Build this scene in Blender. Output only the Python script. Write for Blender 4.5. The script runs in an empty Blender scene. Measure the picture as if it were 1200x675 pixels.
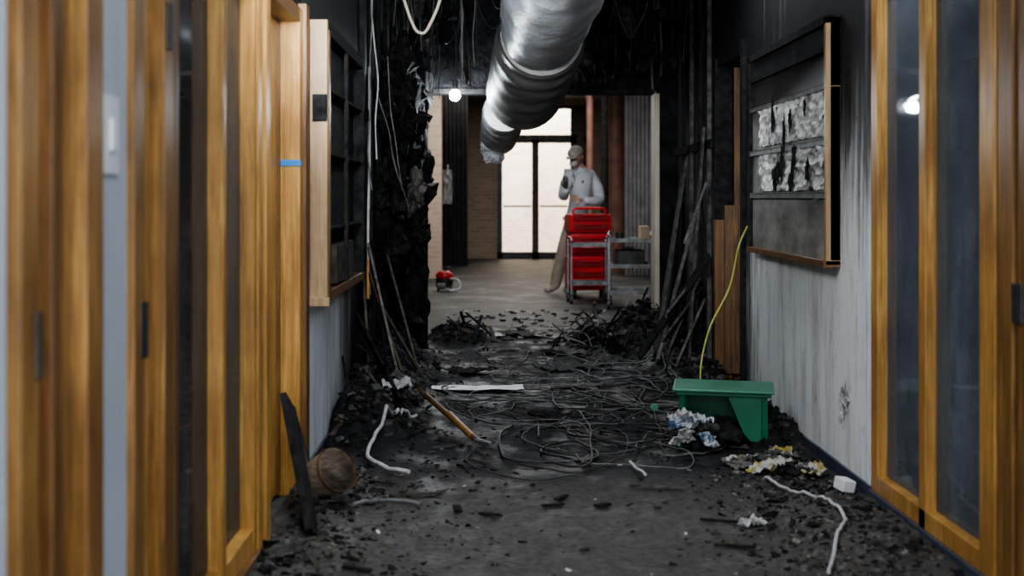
import bpy, math, random
from mathutils import Vector, Matrix, Euler, noise
random.seed(7)
scene=bpy.context.scene
COL=scene.collection
XL,XR=-0.82,1.56
YE=12.8
CEIL=3.3

# ------------------------------------------------------------------ materials
def base_mat(name):
    m=bpy.data.materials.new(name); m.use_nodes=True
    nt=m.node_tree; b=nt.nodes['Principled BSDF']
    return m,nt,b
def tex_noise(nt,scale=(1,1,1),s=5,detail=6,rough=.6,dist=0):
    tc=nt.nodes.new('ShaderNodeTexCoord'); mp=nt.nodes.new('ShaderNodeMapping')
    mp.inputs['Scale'].default_value=scale
    nt.links.new(tc.outputs['Object'],mp.inputs['Vector'])
    n=nt.nodes.new('ShaderNodeTexNoise'); n.inputs['Scale'].default_value=s
    n.inputs['Detail'].default_value=detail; n.inputs['Roughness'].default_value=rough
    n.inputs['Distortion'].default_value=dist
    nt.links.new(mp.outputs['Vector'],n.inputs['Vector'])
    return n
def ramp(nt,fac,stops):
    r=nt.nodes.new('ShaderNodeValToRGB'); e=r.color_ramp.elements
    while len(e)<len(stops): e.new(.5)
    for i,(p,c) in enumerate(stops):
        e[i].position=p; e[i].color=(c[0],c[1],c[2],1)
    nt.links.new(fac,r.inputs['Fac']); return r
def bump(nt,b,h,strength,dist=.01):
    bp=nt.nodes.new('ShaderNodeBump'); bp.inputs['Strength'].default_value=strength
    bp.inputs['Distance'].default_value=dist
    nt.links.new(h,bp.inputs['Height']); nt.links.new(bp.outputs['Normal'],b.inputs['Normal'])
def pm(name,c1,c2,scale=(1,1,1),s=6,rough=.6,metal=0,bmp=.0,detail=6,lo=.35,hi=.65,dist=.01,emit=None,spec=None):
    m,nt,b=base_mat(name)
    n=tex_noise(nt,scale,s,detail)
    r=ramp(nt,n.outputs['Fac'],[(lo,c1),(hi,c2)])
    nt.links.new(r.outputs['Color'],b.inputs['Base Color'])
    b.inputs['Roughness'].default_value=rough; b.inputs['Metallic'].default_value=metal
    if spec is not None: b.inputs['Specular IOR Level'].default_value=spec
    if bmp: bump(nt,b,n.outputs['Fac'],bmp,dist)
    if emit:
        b.inputs['Emission Color'].default_value=(*emit[:3],1); b.inputs['Emission Strength'].default_value=emit[3]
    return m
def math_n(nt,op,a,bv=None,clamp=False):
    n=nt.nodes.new('ShaderNodeMath'); n.operation=op; n.use_clamp=clamp
    for i,x in enumerate((a,bv)):
        if x is None: continue
        if isinstance(x,(int,float)): n.inputs[i].default_value=x
        else: nt.links.new(x,n.inputs[i])
    return n.outputs[0]
def mrange(nt,v,a,b_,c=0,d=1):
    n=nt.nodes.new('ShaderNodeMapRange'); n.interpolation_type='SMOOTHSTEP'
    nt.links.new(v,n.inputs['Value'])
    n.inputs['From Min'].default_value=a; n.inputs['From Max'].default_value=b_
    n.inputs['To Min'].default_value=c; n.inputs['To Max'].default_value=d
    return n.outputs['Result']
def soot_wall(name,clean,z0,z1,y0,y1,k=1.4,dark=(.010,.010,.011)):
    m,nt,b=base_mat(name)
    tc=nt.nodes.new('ShaderNodeTexCoord'); sp=nt.nodes.new('ShaderNodeSeparateXYZ')
    nt.links.new(tc.outputs['Object'],sp.inputs[0])
    n1=tex_noise(nt,(1,1,.35),3.2,8,.65)
    n2=tex_noise(nt,(9,9,.5),2.2,6,.6)
    fz=mrange(nt,sp.outputs['Z'],z0,z1); fy=mrange(nt,sp.outputs['Y'],y0,y1)
    s=math_n(nt,'ADD',fz,fy)
    d=math_n(nt,'MULTIPLY',math_n(nt,'SUBTRACT',n1.outputs['Fac'],.55),k)
    d2=math_n(nt,'MULTIPLY',math_n(nt,'SUBTRACT',n2.outputs['Fac'],.52),k*.8)
    s=math_n(nt,'ADD',math_n(nt,'ADD',s,d),d2,True)
    r=ramp(nt,s,[(0,clean),(.22,[c*.66 for c in clean]),(.48,(.13,.127,.125)),(.78,dark)])
    n3=tex_noise(nt,(1,1,.2),5,8,.7)
    st=ramp(nt,n3.outputs['Fac'],[(.48,(1,1,1)),(.72,(.55,.47,.39))])
    mx=nt.nodes.new('ShaderNodeMix'); mx.data_type='RGBA'; mx.blend_type='MULTIPLY'; mx.inputs['Factor'].default_value=1
    nt.links.new(r.outputs['Color'],mx.inputs[6]); nt.links.new(st.outputs['Color'],mx.inputs[7])
    n4=tex_noise(nt,(1,1,.8),17,8,.75)
    s4=ramp(nt,n4.outputs['Fac'],[(.60,(1,1,1)),(.68,(.35,.33,.32))])
    m5=nt.nodes.new('ShaderNodeMix'); m5.data_type='RGBA'; m5.blend_type='MULTIPLY'; m5.inputs['Factor'].default_value=.8
    nt.links.new(mx.outputs[2],m5.inputs[6]); nt.links.new(s4.outputs['Color'],m5.inputs[7])
    nt.links.new(m5.outputs[2],b.inputs['Base Color'])
    b.inputs['Roughness'].default_value=.6
    bump(nt,b,n1.outputs['Fac'],.35,.02)
    return m
def wood(name,c1,c2,c3,rough=.38):
    m,nt,b=base_mat(name)
    n=tex_noise(nt,(26,26,1.2),2.4,8,.62,.6)
    r=ramp(nt,n.outputs['Fac'],[(.3,c1),(.52,c2),(.7,c3)])
    n2=tex_noise(nt,(1,1,.6),4,5,.6)
    r2=ramp(nt,n2.outputs['Fac'],[(.35,(.55,.49,.42)),(.62,(1,1,1))])
    mx=nt.nodes.new('ShaderNodeMix'); mx.data_type='RGBA'; mx.blend_type='MULTIPLY'; mx.inputs['Factor'].default_value=.85
    nt.links.new(r.outputs['Color'],mx.inputs[6]); nt.links.new(r2.outputs['Color'],mx.inputs[7])
    nt.links.new(mx.outputs[2],b.inputs['Base Color'])
    b.inputs['Roughness'].default_value=rough
    bump(nt,b,n.outputs['Fac'],.08,.004)
    return m
def brick(name,c1,c2,mortar,rough=.8):
    m,nt,b=base_mat(name)
    tc=nt.nodes.new('ShaderNodeTexCoord'); sp=nt.nodes.new('ShaderNodeSeparateXYZ'); cb=nt.nodes.new('ShaderNodeCombineXYZ')
    nt.links.new(tc.outputs['Object'],sp.inputs[0])
    s=math_n(nt,'ADD',sp.outputs['X'],sp.outputs['Y'])
    nt.links.new(s,cb.inputs['X']); nt.links.new(sp.outputs['Z'],cb.inputs['Y'])
    t=nt.nodes.new('ShaderNodeTexBrick'); nt.links.new(cb.outputs[0],t.inputs['Vector'])
    t.inputs['Color1'].default_value=(*c1,1); t.inputs['Color2'].default_value=(*c2,1); t.inputs['Mortar'].default_value=(*mortar,1)
    t.inputs['Scale'].default_value=1; t.inputs['Brick Width'].default_value=.21; t.inputs['Row Height'].default_value=.075
    t.inputs['Mortar Size'].default_value=.008
    nt.links.new(t.outputs['Color'],b.inputs['Base Color']); b.inputs['Roughness'].default_value=rough
    bump(nt,b,t.outputs['Fac'],-.4,.01)
    return m
def glass(name,tint=(.8,.86,.88),refl=.9,h0=.02,h1=.22,haze=(.35,.37,.38)):
    m=bpy.data.materials.new(name); m.use_nodes=True; nt=m.node_tree
    nt.nodes.clear()
    o=nt.nodes.new('ShaderNodeOutputMaterial'); mx=nt.nodes.new('ShaderNodeMixShader')
    t=nt.nodes.new('ShaderNodeBsdfTransparent'); g=nt.nodes.new('ShaderNodeBsdfGlossy')
    df=nt.nodes.new('ShaderNodeBsdfDiffuse'); df.inputs['Color'].default_value=(*haze,1)
    t.inputs['Color'].default_value=(*tint,1); g.inputs['Roughness'].default_value=.03
    g.inputs['Color'].default_value=(refl,refl,refl,1)
    fr=nt.nodes.new('ShaderNodeFresnel'); fr.inputs['IOR'].default_value=1.4
    nt.links.new(fr.outputs[0],mx.inputs[0]); nt.links.new(t.outputs[0],mx.inputs[1]); nt.links.new(g.outputs[0],mx.inputs[2])
    n=tex_noise(nt,(1,1,.4),3,8,.7); mr=mrange(nt,n.outputs['Fac'],.38,.75,h0,h1)
    m2=nt.nodes.new('ShaderNodeMixShader'); nt.links.new(mr,m2.inputs[0])
    nt.links.new(mx.outputs[0],m2.inputs[1]); nt.links.new(df.outputs[0],m2.inputs[2])
    nt.links.new(m2.outputs[0],o.inputs[0])
    return m

WOOD=wood('honey_oak',(.34,.16,.035),(.56,.30,.08),(.74,.44,.14))
WOODN=wood('amber_oak',(.14,.065,.018),(.30,.15,.042),(.46,.26,.08))
WOOD2=wood('pale_oak',(.30,.19,.09),(.41,.27,.14),(.50,.34,.19))
WOODD=wood('dark_oak',(.10,.045,.015),(.19,.09,.028),(.28,.14,.045))
BROWN=wood('scorched_oak',(.05,.025,.012),(.18,.09,.035),(.32,.165,.07),.5)
LWALL=soot_wall('left_paint_sooted',(.66,.70,.75),.80,1.25,8.0,9.4,1.1)
RWALL=soot_wall('right_paint_sooted',(.90,.91,.92),.75,2.05,8.8,9.7,1.45)
WHITEP=pm('clean_paint',(.42,.46,.51),(.48,.52,.57),s=2,rough=.5)
BLACKW=pm('charred_wall',(.004,.004,.005),(.026,.025,.026),s=7,rough=.85,bmp=.9,dist=.04,lo=.4,hi=.8,spec=.2)
CHAR=pm('char',(.005,.005,.005),(.026,.025,.025),s=16,rough=.85,bmp=.6,dist=.02,spec=.2)
ASH=pm('ash_grey',(.035,.034,.034),(.12,.116,.11),s=18,rough=.9,bmp=.5,spec=.2)
DUST=pm('dusty_brown',(.035,.03,.025),(.10,.083,.065),s=14,rough=.9,bmp=.4,spec=.2)
GRAVEL=pm('crumbled_plaster',(.06,.055,.05),(.20,.18,.16),s=14,rough=.9,bmp=.4,spec=.2)
PALE=pm('pale_gypsum',(.30,.29,.28),(.62,.61,.60),s=9,rough=.8,bmp=.3)
DECK=pm('burnt_deck',(.004,.004,.004),(.018,.018,.018),s=5,rough=.85,bmp=.5,dist=.03,spec=.2)
METAL=pm('galvanised',(.30,.31,.32),(.50,.51,.52),s=10,rough=.35,metal=.8)
SMETAL=pm('smoked_metal',(.10,.10,.10),(.26,.26,.255),s=9,rough=.5,metal=.5)
DKMETAL=pm('dark_metal',(.03,.03,.03),(.07,.065,.06),s=10,rough=.45,metal=.6)
WHITE=pm('white_plastic',(.62,.64,.66),(.74,.75,.76),s=5,rough=.4)
BLACKC=pm('black_cable_rubber',(.010,.010,.011),(.035,.035,.035),s=20,rough=.5)
GREYC=pm('grey_cable',(.07,.07,.07),(.20,.195,.19),s=14,rough=.6)
WHITEC=pm('white_cable',(.34,.34,.34),(.58,.58,.57),s=14,rough=.5)
YELC=pm('yellow_green_cable',(.35,.36,.06),(.50,.50,.14),s=10,rough=.5)
GREEN=pm('green_plastic',(.006,.09,.045),(.015,.15,.075),s=4,rough=.35)
GREENT=pm('green_plastic_top',(.04,.18,.11),(.08,.26,.17),s=5,rough=.45)
RED=pm('red_plastic',(.42,.012,.018),(.58,.022,.028),s=3,rough=.35)
REDD=pm('dark_red_plastic',(.18,.006,.01),(.26,.012,.014),s=3,rough=.4)
TAN=pm('tan_jamb_paint',(.34,.29,.22),(.48,.42,.34),s=4,rough=.5,scale=(1,1,.4))
BRK=brick('lobby_brick',(.34,.25,.185),(.26,.185,.13),(.34,.29,.25))
BRKL=brick('pale_brick',(.56,.44,.34),(.46,.35,.26),(.52,.46,.40))
BRKD=brick('dim_brick',(.36,.29,.24),(.27,.21,.17),(.38,.34,.30))
VINYL=pm('vinyl_base_dark',(.03,.035,.06),(.06,.065,.10),rough=.5)
TAPE=pm('blue_tape',(.02,.20,.55),(.03,.25,.65),rough=.5)
GLASS=glass('hazed_glass_left',(.85,.9,.92),.45,.14,.42,(.24,.22,.20))  # brown-grey haze mixed into the shader to brighten the dark left panes
GLASSR=glass('hazed_glass_right',(.88,.92,.95),.5,.22,.52,(.24,.27,.30))  # blue-grey haze in the shader stands in for reflected light on the panes
GLASSC=glass('door_glass',(.95,.95,.93),.6,.02,.08)

def floor_mat(name,near,mid,far):
    m,nt,b=base_mat(name)
    tc=nt.nodes.new('ShaderNodeTexCoord'); sp=nt.nodes.new('ShaderNodeSeparateXYZ')
    nt.links.new(tc.outputs['Object'],sp.inputs[0])
    n=tex_noise(nt,(1,.55,1),3.2,10,.68); n2=tex_noise(nt,(1,1,1),34,8,.7)
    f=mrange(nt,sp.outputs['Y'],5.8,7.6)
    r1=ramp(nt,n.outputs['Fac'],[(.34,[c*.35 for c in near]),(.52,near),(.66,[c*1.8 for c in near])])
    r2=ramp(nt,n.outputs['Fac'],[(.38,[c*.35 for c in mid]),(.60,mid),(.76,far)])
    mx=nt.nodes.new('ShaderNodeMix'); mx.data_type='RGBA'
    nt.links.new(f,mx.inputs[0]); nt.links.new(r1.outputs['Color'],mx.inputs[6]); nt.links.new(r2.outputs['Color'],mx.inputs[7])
    r3=ramp(nt,n2.outputs['Fac'],[(.35,(.40,.40,.40)),(.65,(1.4,1.37,1.33))])
    m3=nt.nodes.new('ShaderNodeMix'); m3.data_type='RGBA'; m3.blend_type='MULTIPLY'; m3.inputs[0].default_value=1
    nt.links.new(mx.outputs[2],m3.inputs[6]); nt.links.new(r3.outputs['Color'],m3.inputs[7])
    nt.links.new(m3.outputs[2],b.inputs['Base Color'])
    rr=mrange(nt,n.outputs['Fac'],.36,.60,.40,.85); nt.links.new(rr,b.inputs['Roughness'])
    b.inputs['Specular IOR Level'].default_value=.32
    bump(nt,b,n2.outputs['Fac'],.5,.012)
    return m
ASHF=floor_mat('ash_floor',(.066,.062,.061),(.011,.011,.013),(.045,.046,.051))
def lobby_floor():
    m,nt,b=base_mat('lobby_floor_dusty')
    tc=nt.nodes.new('ShaderNodeTexCoord'); sp=nt.nodes.new('ShaderNodeSeparateXYZ'); nt.links.new(tc.outputs['Object'],sp.inputs[0])
    n=tex_noise(nt,(1,.8,1),1.6,12,.7)
    g=mrange(nt,sp.outputs['Y'],13.5,19.5,-.16,.02); h=mrange(nt,sp.outputs['Y'],20.5,26,0,-.10)
    s=math_n(nt,'ADD',math_n(nt,'ADD',n.outputs['Fac'],g),h)
    r=ramp(nt,s,[(.38,(.010,.010,.011)),(.52,(.042,.041,.040)),(.66,(.17,.165,.155))])
    nt.links.new(r.outputs['Color'],b.inputs['Base Color']); b.inputs['Roughness'].default_value=.6; b.inputs['Specular IOR Level'].default_value=.3
    bump(nt,b,n.outputs['Fac'],.3,.02); return m
LOBF=lobby_floor()
ROOMF=pm('side_room_floor',(.03,.03,.033),(.13,.13,.135),s=6,rough=.7)

# ------------------------------------------------------------------ builder
class B:
    def __init__(s,name): s.n=name; s.v=[]; s.f=[]; s.mi=[]; s.sm=[]; s.mats=[]
    def _m(s,m):
        if m not in s.mats: s.mats.append(m)
        return s.mats.index(m)
    def add(s,vs,fs,mat,smooth=False):
        o=len(s.v); s.v+= [tuple(v) for v in vs]; k=s._m(mat)
        for f in fs: s.f.append(tuple(i+o for i in f)); s.mi.append(k); s.sm.append(smooth)
    BF=[(0,3,2,1),(4,5,6,7),(0,1,5,4),(1,2,6,5),(2,3,7,6),(3,0,4,7)]
    def box(s,x0,x1,y0,y1,z0,z1,mat):
        s.add([(x0,y0,z0),(x1,y0,z0),(x1,y1,z0),(x0,y1,z0),(x0,y0,z1),(x1,y0,z1),(x1,y1,z1),(x0,y1,z1)],B.BF,mat)
    def obox(s,c,sz,rot,mat,jit=0):
        R=Euler(rot).to_matrix(); c=Vector(c); vs=[]
        for x,y,z in [(-1,-1,-1),(1,-1,-1),(1,1,-1),(-1,1,-1),(-1,-1,1),(1,-1,1),(1,1,1),(-1,1,1)]:
            p=Vector((x*sz[0]/2,y*sz[1]/2,z*sz[2]/2))
            if jit: p=Vector((p.x*random.uniform(1-jit,1+jit),p.y*random.uniform(1-jit,1+jit),p.z*random.uniform(1-jit,1+jit)))
            vs.append(c+R@p)
        s.add(vs,B.BF,mat)
    def beam(s,p1,p2,w,t,mat,up=(0,0,1)):
        p1=Vector(p1);p2=Vector(p2); d=(p2-p1).normalized(); up=Vector(up)
        a=d.cross(up)
        if a.length<1e-3: a=d.cross(Vector((1,0,0)))
        a.normalize(); b=a.cross(d).normalized()
        vs=[]
        for p in (p1,p2):
            for q in ((-1,-1),(1,-1),(1,1),(-1,1)): vs.append(p+a*q[0]*w/2+b*q[1]*t/2)
        s.add(vs,[(0,1,2,3),(7,6,5,4),(0,4,5,1),(1,5,6,2),(2,6,7,3),(3,7,4,0)],mat)
    def tube(s,pts,r,mat,n=8,caps=True,smooth=True):
        pts=[Vector(p) for p in pts]; N=len(pts)
        rs=r if isinstance(r,(list,tuple)) else [r]*N
        vs=[]; nrm=None
        for i,p in enumerate(pts):
            d=(pts[min(i+1,N-1)]-pts[max(i-1,0)])
            if d.length<1e-6: d=Vector((0,0,1))
            d.normalize()
            if nrm is None:
                nrm=d.orthogonal().normalized()
            else:
                nrm=(nrm-d*nrm.dot(d)); nrm=nrm.normalized() if nrm.length>1e-6 else d.orthogonal().normalized()
            bn=d.cross(nrm)
            for k in range(n):
                a=2*math.pi*k/n; vs.append(p+(nrm*math.cos(a)+bn*math.sin(a))*rs[i])
        fs=[]
        for i in range(N-1):
            for k in range(n):
                k2=(k+1)%n; fs.append((i*n+k,i*n+k2,(i+1)*n+k2,(i+1)*n+k))
        s.add(vs,fs,mat,smooth)
        if caps: s.add(vs[:n],[tuple(range(n))[::-1]],mat); s.add(vs[-n:],[tuple(range(n))],mat)
    def blob(s,c,r,mat,seed=0,amp=.35,nu=18,nv=12,fr=3.0,rot=(0,0,0),smooth=False):
        c=Vector(c); vs=[]; R=Euler(rot).to_matrix()
        for j in range(nv+1):
            t=math.pi*j/nv
            for i in range(nu):
                p=2*math.pi*i/nu; d=Vector((math.sin(t)*math.cos(p),math.sin(t)*math.sin(p),math.cos(t)))
                k=1+amp*noise.noise(d*fr*.6+Vector((seed*3.1,seed,0)))*1.6+amp*.6*noise.noise(d*fr*2.3+Vector((seed,7,0)))
                vs.append(c+R@Vector((d.x*r[0]*k,d.y*r[1]*k,d.z*r[2]*k)))
        fs=[]
        for j in range(nv):
            for i in range(nu):
                i2=(i+1)%nu; fs.append((j*nu+i,(j+1)*nu+i,(j+1)*nu+i2,j*nu+i2))
        s.add(vs,fs,mat,smooth)
    def sheet(s,c,sz,rot,mat,amp=.02,nu=14,nv=14,seed=0,fr=4):
        c=Vector(c); R=Euler(rot).to_matrix(); vs=[]
        for j in range(nv+1):
            for i in range(nu+1):
                x=(i/nu-.5)*sz[0]; y=(j/nv-.5)*sz[1]
                q=Vector((x*fr/max(sz[0],.01)*1.2+seed*5.3,y*fr/max(sz[1],.01)*1.2,seed))
                z=amp*(noise.noise(q)*1.5+noise.noise(q*2.7)*.7)
                e=.05*min(sz[:2])*noise.noise(q*3)
                vs.append(c+R@Vector((x+e,y+e,z)))
        fs=[(j*(nu+1)+i,j*(nu+1)+i+1,(j+1)*(nu+1)+i+1,(j+1)*(nu+1)+i) for j in range(nv) for i in range(nu)]
        s.add(vs,fs,mat)
    def done(s,parent=None,bevel=0):
        me=bpy.data.meshes.new(s.n); me.from_pydata(s.v,[],s.f)
        for m in s.mats: me.materials.append(m)
        me.polygons.foreach_set('material_index',s.mi); me.polygons.foreach_set('use_smooth',s.sm); me.update()
        o=bpy.data.objects.new(s.n,me); COL.objects.link(o)
        if bevel:
            md=o.modifiers.new('bevel','BEVEL'); md.width=bevel; md.segments=2; md.limit_method='ANGLE'
        if parent: o.parent=parent
        return o
def crom(pts,k=8):
    P=[Vector(p) for p in pts]; P=[P[0]*2-P[1]]+P+[P[-1]*2-P[-2]]; out=[]
    for i in range(1,len(P)-2):
        a,b,c,d=P[i-1:i+3]
        for j in range(k):
            t=j/k; out.append(.5*((2*b)+(c-a)*t+(2*a-5*b+4*c-d)*t*t+(3*b-a-3*c+d)*t**3))
    out.append(P[-2]); return out

# ------------------------------------------------------------------ shell
def simple(name,boxes,mat):
    b=B(name)
    for x in boxes: b.box(*x,mat) if len(x)==6 else b.box(*x[:6],x[6])
    return b.done()
b=B('floor'); b.box(-5,5,-1,13.0,-.12,0,ROOMF); b.box(-5,5,13.0,32.0,-.12,0,LOBF); b.done()
b=B('ceiling'); b.box(-5,5,-1,13.0,CEIL,CEIL+.1,DECK); b.box(-5,5,13.0,32,CEIL,CEIL+.1,pm('lobby_ceiling_tile',(.30,.30,.29),(.40,.40,.39),rough=.8)); b.done()
simple('wall_left',[
 (XL-.12,XL,-1,2.60,0,CEIL,WHITEP),(XL-.12,XL,3.18,3.46,0,2.05,WHITEP),
 (XL-.12,XL,2.60,6.66,2.05,CEIL,BLACKW),(XL-.12,XL,6.66,YE,0,CEIL,LWALL)],LWALL)
simple('wall_right',[
 (XR,XR+.12,-1,3.5,0,CEIL,WHITEP),(XR,XR+.12,3.5,6.28,2.25,CEIL,RWALL),(XR,XR+.12,6.28,9.45,0,CEIL,RWALL),
 (XR,XR+.12,9.45,10.6,2.15,CEIL,RWALL),(XR,XR+.12,10.6,YE,0,CEIL,RWALL)],RWALL)
simple('wall_end',[(XL-.12,-.533,YE,YE+.22,0,CEIL),(1.405,XR+.12,YE,YE+.22,0,CEIL),(-.533,1.405,YE,YE+.22,2.16,CEIL),
   (-5,XL-.12,YE,YE+.22,0,CEIL),(XR+.12,5,YE,YE+.22,0,CEIL)],BLACKW)
simple('trim_doorway',[(1.365,1.405,YE-.02,YE+.26,0,2.12,TAN),(-.56,-.533,YE-.02,YE+.26,0,2.12,CHAR),(-.533,1.365,YE-.01,YE+.24,2.12,2.16,CHAR)],TAN)
b=B('door_recess_right'); b.box(XR+.12,XR+.5,10.6,10.64,0,2.15,BROWN); b.box(XR+.12,XR+.5,9.41,9.45,0,2.15,CHAR); b.box(XR+.46,XR+.5,9.45,10.6,0,2.15,CHAR)
b.box(XR-.02,XR+.1,10.55,10.63,0,1.1,WOODD); b.box(XR-.02,XR+.1,10.55,10.63,1.1,2.2,CHAR)
b.box(XR-.025,XR,9.38,9.46,0,2.22,CHAR); b.box(XR+.04,XR+.30,10.50,10.55,.05,1.2,BROWN); b.done()
simple('baseboard_right',[(XR-.012,XR,6.28,9.4,0,.07)],VINYL)
simple('baseboard_left',[(XL,XL+.012,6.70,9.0,0,.07)],VINYL)
GREYR=pm('side_room_paint',(.20,.225,.255),(.38,.41,.45),s=1.2,rough=.6,detail=8,scale=(3,1,.6))
b=B('wall_room_right'); b.box(XR+.12,2.42,8.9,9.0,0,CEIL,BRKD); b.box(2.42,4.1,8.9,9.0,0,CEIL,GREYR); b.box(4.0,4.1,2.5,8.9,0,CEIL,GREYR); b.box(XR+.12,4.1,2.4,2.5,0,CEIL,GREYR)
b.box(2.40,2.47,8.84,8.9,0,2.4,CHAR); b.box(1.72,2.40,8.86,8.9,0,.85,GREYR); b.done()
b=B('wall_room_left'); b.box(-3.6,XL-.12,8.9,9.0,0,CEIL,GREYR); b.box(-1.85,-1.50,8.84,8.9,0,CEIL,BRKD); b.box(-3.7,-3.6,2.4,9.0,0,CEIL,GREYR); b.box(-3.6,XL-.12,2.3,2.4,0,CEIL,GREYR); b.done()
b=B('pinned_notice'); b.sheet((2.68,8.86,1.42),(.12,.34),(math.pi/2,0,0),pm('pale_blue_paper',(.55,.65,.78),(.70,.78,.88),rough=.6),.004); b.done()
for nm,a0,a1 in (('room_debris_right',1.80,3.3),('room_debris_left',-2.6,-1.05)):
    b=B(nm)
    for i in range(150):
        x=random.uniform(a0,a1); y=random.uniform(4.3,8.7); sz=random.uniform(.04,.22)
        b.obox((x,y,sz*.25),(sz,sz*random.uniform(.3,1),sz*random.uniform(.2,.7)),[random.uniform(-.5,.5),random.uniform(-.5,.5),random.uniform(0,6)],random.choice([CHAR,ASH,ASH,PALE,DUST]),.3)
    b.done()

# ------------------------------------------------------------------ left frames
T=2.05
b=B('door_1')
b.box(XL-.06,XL+.020,2.62,2.72,0,T,WOODN); b.box(XL-.08,XL-.02,2.72,2.86,0,T,WOODN); b.box(XL-.06,XL+.005,2.86,2.93,0,T,WOODD)
b.box(XL-.08,XL-.012,2.93,3.04,0,T,WOODN); b.box(XL-.06,XL+.022,3.04,3.17,0,T,WOODN)
b.box(XL+.012,XL+.026,2.70,2.725,.93,1.05,DKMETAL); b.box(XL-.02,XL-.008,2.70,2.84,.94,1.04,DKMETAL)
b.box(XL-.02,XL+.018,2.716,2.722,.94,1.04,DKMETAL)
b.done(bevel=.004)
b=B('trim_1')
b.box(XL-.06,XL+.018,3.46,3.56,0,T,WOODN); b.box(XL-.08,XL-.004,3.56,3.70,0,T,WOOD)
b.box(XL-.08,XL-.03,3.70,3.80,0,T,WOODN); b.box(XL-.06,XL+.014,3.80,3.92,0,T,WOODN)
b.box(XL+.014,XL+.022,3.52,3.555,.88,1.01,DKMETAL); b.tube([(XL+.02,3.56,.88),(XL+.02,3.56,1.01)],.008,DKMETAL)
b.box(XL+.010,XL+.020,3.83,3.87,1.62,1.74,DKMETAL)
b.done(bevel=.004)
b=B('window_1')
b.box(XL-.06,XL+.015,3.92,3.97,0,T,WOODD)
for y in (4.60,5.20): b.box(XL-.06,XL+.02,y,y+.05,0,T,WOOD)
b.box(XL-.06,XL+.015,3.97,5.25,.05,.13,WOOD); b.box(XL-.06,XL+.015,3.97,5.25,T-.07,T,WOOD)
b.box(XL-.04,XL+.035,3.97,5.25,.0,.05,WOODD)
b.box(XL-.034,XL-.028,3.97,5.20,.13,T-.07,GLASS); b.done(bevel=.003)
b=B('door_2')
b.box(XL-.10,XL+.025,5.27,5.36,0,T,WOOD); b.box(XL-.10,XL-.01,5.36,5.42,0,T,WOODD); b.box(XL-.10,XL+.03,5.42,5.52,0,T,WOOD)
b.box(XL-.11,XL-.07,5.52,6.45,.02,T-.06,WOOD); b.box(XL-.072,XL-.06,6.38,6.44,.02,T-.06,WOODD)
b.box(XL-.10,XL+.02,5.52,6.45,T-.06,T,WOODD); b.box(XL-.10,XL+.02,6.45,6.55,0,T,WOOD); b.box(XL-.05,XL+.035,6.55,6.66,0,T+.03,WOODD)
b.tube([(XL-.06,5.62,1.0),(XL-.02,5.62,1.0)],.012,METAL); b.tube([(XL-.02,5.60,1.0),(XL-.02,5.72,1.0)],.01,METAL)
b.done(bevel=.003)
b=B('masking_tape_strip'); b.box(XL-.06,XL+.024,6.445,6.449,1.385,1.41,TAPE); b.done()
b=B('light_switch'); b.box(XL,XL+.008,3.22,3.36,1.30,1.47,WHITE); b.box(XL+.008,XL+.016,3.27,3.31,1.35,1.42,WHITE); b.done(bevel=.003)

# ------------------------------------------------------------------ right window
b=B('window_2')
for y0,y1 in ((6.18,6.28),(5.50,5.58)): b.box(XR-.005,XR+.10,y0,y1,.06,2.2,WOOD)
b.box(XR-.005,XR+.10,4.74,4.89,.06,2.2,WOOD); b.box(XR+.0,XR+.1,4.68,4.74,.06,2.2,WOODN); b.box(XR-.012,XR+.10,4.56,4.68,.0,2.2,WOODN)
b.box(XR-.005,XR+.10,4.89,6.18,.06,.13,WOOD); b.box(XR-.005,XR+.10,4.89,6.18,2.12,2.2,WOOD)
b.box(XR+.035,XR+.041,4.89,6.18,.13,2.12,GLASSR)
b.box(XR-.015,XR+.02,4.56,6.3,0,.06,VINYL); b.done(bevel=.003)
b=B('door_3'); b.box(XR+.05,XR+.09,3.6,4.36,.02,2.15,WOODN); b.box(XR-.004,XR+.1,4.50,4.555,0,2.2,WOODD); b.box(XR-.015,XR+.1,3.5,3.6,0,2.2,WOODN)
b.box(XR-.015,XR+.1,4.36,4.50,0,2.2,WOODN); b.box(XR-.022,XR-.010,4.46,4.54,.88,1.0,DKMETAL); b.done(bevel=.003)
b=B('torn_wall_plug'); b.blob((XR-.008,6.75,.37),(.008,.05,.04),PALE,3,.9,fr=6); b.blob((XR-.012,6.77,.30),(.008,.015,.05),PALE,5,.9); b.box(XR-.012,XR-.002,6.72,6.79,.33,.40,DUST); b.done()

# ------------------------------------------------------------------ bulletin board
b=B('bulletin_board')
BB=pm('scorched_board',(.07,.065,.058),(.36,.345,.31),s=3.2,rough=.5,scale=(1,.7,2.2),lo=.34,hi=.66,detail=9)
BT=pm('burnt_top_panel',(.010,.010,.011),(.04,.04,.04),s=4,rough=.35)
x0=XR-.065
y0,y1=6.85,8.92
z0,z1=.97,2.06
b.box(x0+.02,XR,y0,y1,z0,1.75,BB); b.box(x0+.02,XR,y0,y1,1.75,z1,BT)
b.box(x0,XR,y0,y0+.04,z0-.02,z1,WOOD2); b.box(x0,XR,y1-.04,y1,z0-.02,z1,CHAR)
b.box(x0-.01,XR,y0,y1,z0-.03,z0,WOODD); b.box(x0,XR,y0,y1,z1-.03,z1+.01,CHAR)
for z in (1.26,1.50,1.75,1.92): b.box(x0+.002,x0+.022,y0+.04,y1-.04,z-.012,z+.012,SMETAL if z<1.8 else CHAR)
for z in (1.275,1.515,1.765): b.box(x0-.001,x0+.002,y0+.04,y1-.04,z-.003,z+.003,DKMETAL)
b.box(x0-.012,x0+.005,y0+.18,y0+.22,1.22,1.25,DKMETAL)
b.done(bevel=.002)
b=B('burnt_papers')
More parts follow.
